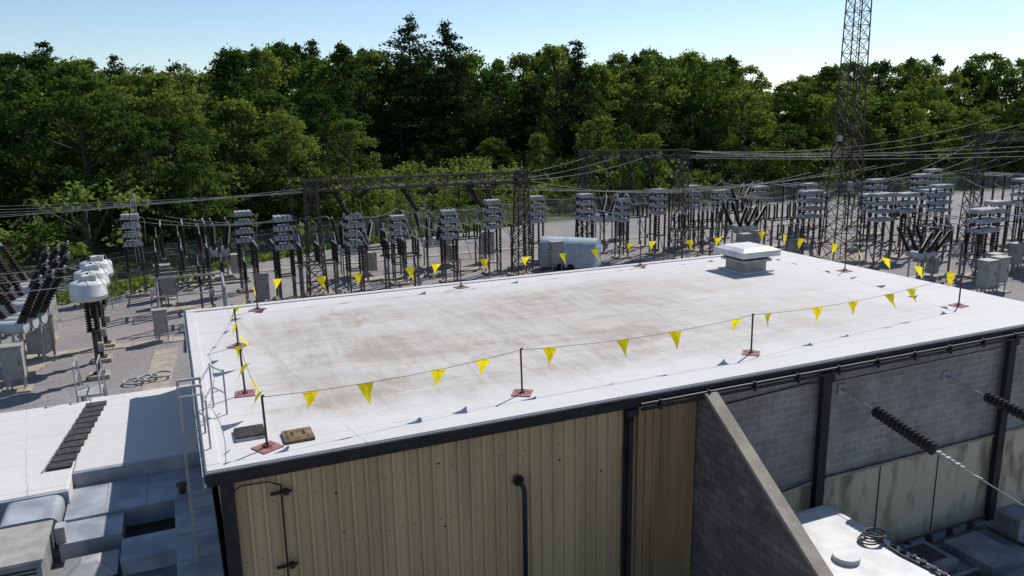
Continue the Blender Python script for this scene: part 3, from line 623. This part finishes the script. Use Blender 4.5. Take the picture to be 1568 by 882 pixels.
for k in range(3): q.path([(-24.5+k*0.25,50.5,2.8),(-24.6+k*0.22,50.5,5.0),(-24.5+k*0.15,50.6,6.8),(-24.3,50.7,7.3)],0.03,'galv',6)
q.obj('jumper_cables')

# ------------------------------------------------------------------ trees
def leafquads(cen,nor,size,asp=0.7):
    n=len(cen); r=rng.normal(size=(n,3)); t=np.cross(nor,r); t/=np.linalg.norm(t,axis=1,keepdims=True)+1e-9; b=np.cross(nor,t)
    s=size[:,None]; t=t*s; b=b*s*asp
    return np.stack([cen-t*0.5,cen+b*0.5,cen+t*0.5,cen-b*0.5],axis=1).reshape(-1,3)
def tree_mesh(name,limbs,leafV,leafkey):
    mb=MB(); limbs(mb); nv=len(mb.v); nf=len(mb.f); nl=len(leafV)//4
    me=bpy.data.meshes.new(name); me.from_pydata(mb.v+[tuple(x) for x in leafV],[],mb.f+[(nv+4*i,nv+4*i+1,nv+4*i+2,nv+4*i+3) for i in range(nl)])
    me.materials.append(M['bark']); me.materials.append(M[leafkey])
    me.polygons.foreach_set('material_index',[0]*nf+[1]*nl); me.update(); return me
def deciduous(seed,H_=16.0,wid=4.2,low=0.08,lobes=62,key='leaf',pl=165,lobr=(0.7,1.5),ls=0.38,peak=0.45,sharp=2.2):
    rg=np.random.default_rng(seed); cs=[]
    for i in range(lobes):
        t=rg.uniform(0,1)**0.85
        if t>peak: pr=(max(0,1-((t-peak)/(1-peak))**sharp))**0.5
        else: pr=0.75+0.25*t/peak
        rr=wid*pr*rg.uniform(0.45,1.0); an=rg.uniform(0,6.283); rad=rg.uniform(*lobr)*(1.0-0.3*t)
        z=min(H_*(low+(1-low)*t),H_-rad*0.7)
        cs.append((rr*math.cos(an),rr*math.sin(an),z,rad))
    for k in range(3): cs.append((rg.uniform(-1,1),rg.uniform(-1,1),H_-rg.uniform(0.5,1.4),rg.uniform(.5,.9)))
    out=[]
    for (x,y,z,rad) in cs:
        n=int(pl*(rad/1.1)**1.7); d=rg.normal(size=(n,3)); d/=np.linalg.norm(d,axis=1,keepdims=True); d[:,2]=np.where(d[:,2]<-0.45,-d[:,2],d[:,2])
        bump=1+0.30*np.sin(d[:,0]*7+x*3)*np.sin(d[:,1]*6+y*3)+0.18*np.sin(d[:,2]*11+z)
        rr=rad*bump*rg.uniform(0.6,1.22,size=n)
        c=np.array([x,y,z])+d*rr[:,None]*np.array([1,1,0.92]); nor=d*0.7+rg.normal(size=(n,3))*0.55+np.array([0,0,0.25]); nor/=np.linalg.norm(nor,axis=1,keepdims=True)
        out.append(leafquads(c,nor,rg.uniform(0.5,1.3,size=n)*ls))
    def limbs(mb):
        mb.lathe((0,0,-0.3),(0.2,0.1,H_*0.85),[(0,0.28),(0.4,0.2),(1,0.04)],'bark',7)
        for (x,y,z,rad) in cs[::4]:
            z0=max(1.0,z-rad-rg.uniform(1,2.5)); mb.lathe((0.05,0.05,z0),(x,y,z),[(0,0.09),(1,0.025)],'bark',5)
    return tree_mesh('deciduous_tree',limbs,np.concatenate(out),key)
def pine(seed,H_=20.0,wid=4.0,low=0.25,key='pine',dense=80):
    rg=np.random.default_rng(seed); out=[]; br=[]; nw=17
    for i in range(nw):
        t=i/(nw-1); z=H_*(low+(0.97-low)*t); L0=wid*(1-t)**0.7*rg.uniform(0.5,1.2)+0.5
        for k in range(5):
            an=rg.uniform(0,6.283); L=L0*rg.uniform(0.5,1.25); zz=z+rg.uniform(-.35,.35); tip=zz+L*rg.uniform(0.05,0.38); br.append((an,L,zz,tip))
            n=int(dense*L/2.5)+14; u=rg.uniform(0.25,1.05,size=n); sp_=0.14*L+0.18
            x=math.cos(an)*L*u+rg.normal(size=n)*sp_*0.8; y=math.sin(an)*L*u+rg.normal(size=n)*sp_*0.8; q=zz+(tip-zz)*u+rg.normal(size=n)*0.17+0.05
            nor=rg.normal(size=(n,3))*0.6+np.array([0,0,0.8]); nor/=np.linalg.norm(nor,axis=1,keepdims=True)
            out.append(leafquads(np.stack([x,y,q],axis=1),nor,rg.uniform(0.22,0.5,size=n),0.5))
    def limbs(mb):
        mb.lathe((0,0,-0.3),(0.1,0,H_),[(0,0.3),(0.6,0.15),(1,0.02)],'bark',7)
        for an,L,z,tip in br: mb.lathe((0,0,z),(math.cos(an)*L,math.sin(an)*L,tip),[(0,0.05),(1,0.015)],'bark',4)
    return tree_mesh('pine_tree',limbs,np.concatenate(out),key)
DT=[deciduous(1),deciduous(2,wid=5.0,lobes=74),deciduous(3,wid=3.4,lobes=54,peak=0.35),deciduous(4,wid=4.4,lobes=72,lobr=(0.6,1.25)),deciduous(5,wid=3.8,lobes=58,low=0.04),deciduous(6,wid=5.4,lobes=80,peak=0.55,sharp=2.6),deciduous(8,wid=2.8,lobes=46,lobr=(0.6,1.1),peak=0.25,sharp=1.5)]
PT=[pine(11),pine(12,wid=3.2),pine(13,wid=5.0,low=0.35)]
BR=[deciduous(21,H_=4.5,wid=3.0,low=0.0,lobes=26,key='brush',pl=90,lobr=(0.4,0.9),ls=0.28),deciduous(22,H_=5.5,wid=2.0,low=0.0,lobes=24,key='brush',pl=90,lobr=(0.4,0.8),ls=0.28),deciduous(23,H_=3.2,wid=3.4,low=0.0,lobes=24,key='brush',pl=90,lobr=(0.4,0.8),ls=0.28)]
forest=empty('forest')
def plant(me,x,y,h,base,par=forest,name='tree',wf=1.0):
    s_=h/base; inst(me,name,(x,y,0),random.uniform(0,6.28),(s_*wf*random.uniform(0.9,1.15),s_*wf*random.uniform(0.9,1.15),s_),par)
prof=[(-100,22),(-78,22),(-70,21),(-63,20.5),(-55,21),(-48,20),(-42,21.5),(-36,22.5),(-27,23.5),(-21,21.5),(-10,21.5),(0,20.5),(9,22),(14,20),(18,21),(24,20.5),(32,20),(36,18),(40,15),(43,17),(48,20),(56,20.5),(62,20),(66,19.5),(71,21.5),(78,21),(100,21)]
def topz(x): return float(np.interp(x,[p_[0] for p_ in prof],[p_[1] for p_ in prof]))
fx=[p_[0] for p_ in fence]; fy=[p_[1] for p_ in fence]
def fyat(x): return float(np.interp(x,fx,fy))
for y0,xmin in ((156,5),(147,-20),(139,-30),(131,-200),(124,-200),(115,-200),(105,-200),(95,-200),(86,-200),(77,-200),(69,-200)):
    x=max(xmin,-y0*0.74-3)
    while x<y0*0.74+3:
        xx=x+random.uniform(-1.8,1.8); yy=y0+random.uniform(-3.5,3.5)
        lim=12+(topz(xx*120/yy)-12)*yy/120
        front=fyat(xx)
        gap=10 if xx<-18 else (30 if xx<8 else 7)
        if yy>front+gap+4*math.sin(xx*0.3):
            k=yy-(front+gap); h=min(lim, 11.0+k*0.42+random.uniform(-2.5,2))*random.uniform(0.78,1.0)
            if y0 in (131,124) and xx<40: h=lim*random.uniform(0.86,1.0)
            if y0>=147: h=lim*random.uniform(0.82,0.98)
            if random.random()<0.05: plant(random.choice(PT),xx,yy,h*random.uniform(0.85,1.0),20)
            else: plant(random.choice(DT),xx,yy,h,16,wf=min(1.3,15/h+0.12))
        x+=random.uniform(4.0,5.6) if y0>120 else random.uniform(5.0,7.2)
for i in range(len(fence)-1):
    a_=Vector((*fence[i],0)); b_=Vector((*fence[i+1],0)); L=(b_-a_).length; n_=Vector((-(b_-a_).y,(b_-a_).x,0)).normalized()
    for dd in (3.5,7.5,12,17,22,28):
        k=0
        while k<L:
            p_=a_.lerp(b_,k/L)+n_*(dd+random.uniform(-1.6,1.6))
            if (dd<13 or (p_.x>-20 and p_.x<26)) and abs(p_.x)<p_.y*0.72+4:
                if dd<=5 : hh=random.uniform(1.4,3.4)
                else: hh=random.uniform(3.4,6.8)
                if p_.x<-20 and dd>6: hh=random.uniform(4,8)
                me=random.choice(BR); b0={0:4.5,1:5.5,2:3.2}[BR.index(me)]
                plant(me,p_.x,p_.y,hh if b0>4 else hh*0.65,b0,wf=1.2)
            k+=random.uniform(2.8,4.6)
for x,y,h in ((-14.4,120,26.0),(-9.0,119,25.0),(-77,120,23.8),(-67.5,119,23.2),(-59,122,21.4),(10,121,22.4),(-40,121,21.8),(-29,121,23.0)):
    inst(PT[2] if x>-20 and x<0 else PT[0],'white_pine',(x,y,0),random.uniform(0,6),(h/20*1.2,h/20*1.2,h/20))
for x,y,h in ((-16,80,11.5),(-21,75,12.5),(-19.5,83,14),(-31,68,11),(4,108,9)):
    inst(random.choice(DT),'maple_tree',(x,y,0),random.uniform(0,6),h/16*1.0)
cen=[]
for i in range(5200):
    k=random.randrange(1,5); a_=Vector((*fence[k],0)); b_=Vector((*fence[k+1],0)); n_=Vector(((b_-a_).y,-(b_-a_).x,0)).normalized()
    p_=a_.lerp(b_,random.random())+n_*abs(random.gauss(0,0.9))*(1.6 if k<3 else 0.5); cen.append((p_.x,p_.y,random.uniform(0.05,0.4)))
cen=np.array(cen); nor=rng.normal(size=(len(cen),3)); nor[:,2]*=0.3; nor/=np.linalg.norm(nor,axis=1,keepdims=True)
V=leafquads(cen,nor,rng.uniform(0.25,0.6,size=len(cen)),0.6)
me=bpy.data.meshes.new('weeds'); me.from_pydata([tuple(x) for x in V],[],[(4*i,4*i+1,4*i+2,4*i+3) for i in range(len(cen))]); me.materials.append(M['brush'])
o=bpy.data.objects.new('grass_weeds',me); scene.collection.objects.link(o)

# ------------------------------------------------------------------ light, sky, camera
az=math.radians(36); el=math.radians(48)
sd=Vector((math.sin(az)*math.cos(el),math.cos(az)*math.cos(el),math.sin(el)))
L=bpy.data.lights.new('sun','SUN'); L.energy=4.9; L.angle=math.radians(0.5); L.color=(1.0,0.955,0.90)
lo=bpy.data.objects.new('sun',L); scene.collection.objects.link(lo); lo.rotation_euler=sd.to_track_quat('Z','Y').to_euler()
w=bpy.data.worlds.new('World'); scene.world=w; w.use_nodes=True; nt=w.node_tree
bg=nt.nodes.get('Background') or nt.nodes.new('ShaderNodeBackground')
sk=nt.nodes.new('ShaderNodeTexSky'); sk.sky_type='NISHITA'; sk.sun_disc=False; sk.sun_elevation=el; sk.sun_rotation=az; sk.air_density=0.9; sk.dust_density=0.2; sk.ozone_density=2.6
nt.links.new(sk.outputs[0],bg.inputs[0]); bg.inputs[1].default_value=0.125
cam=bpy.data.cameras.new('camera'); cam.sensor_width=36; cam.lens=1200/1568*36; cam.clip_end=4000; cam.clip_start=0.1
co=bpy.data.objects.new('camera',cam); scene.collection.objects.link(co)
co.matrix_world=Matrix.Translation((0,0,12))@Matrix.Rotation(math.radians(90-12.6),4,'X')@Matrix.Rotation(math.radians(-0.9),4,'Z')
scene.camera=co
scene.view_settings.view_transform='Standard'; scene.view_settings.look='None'; scene.view_settings.exposure=0
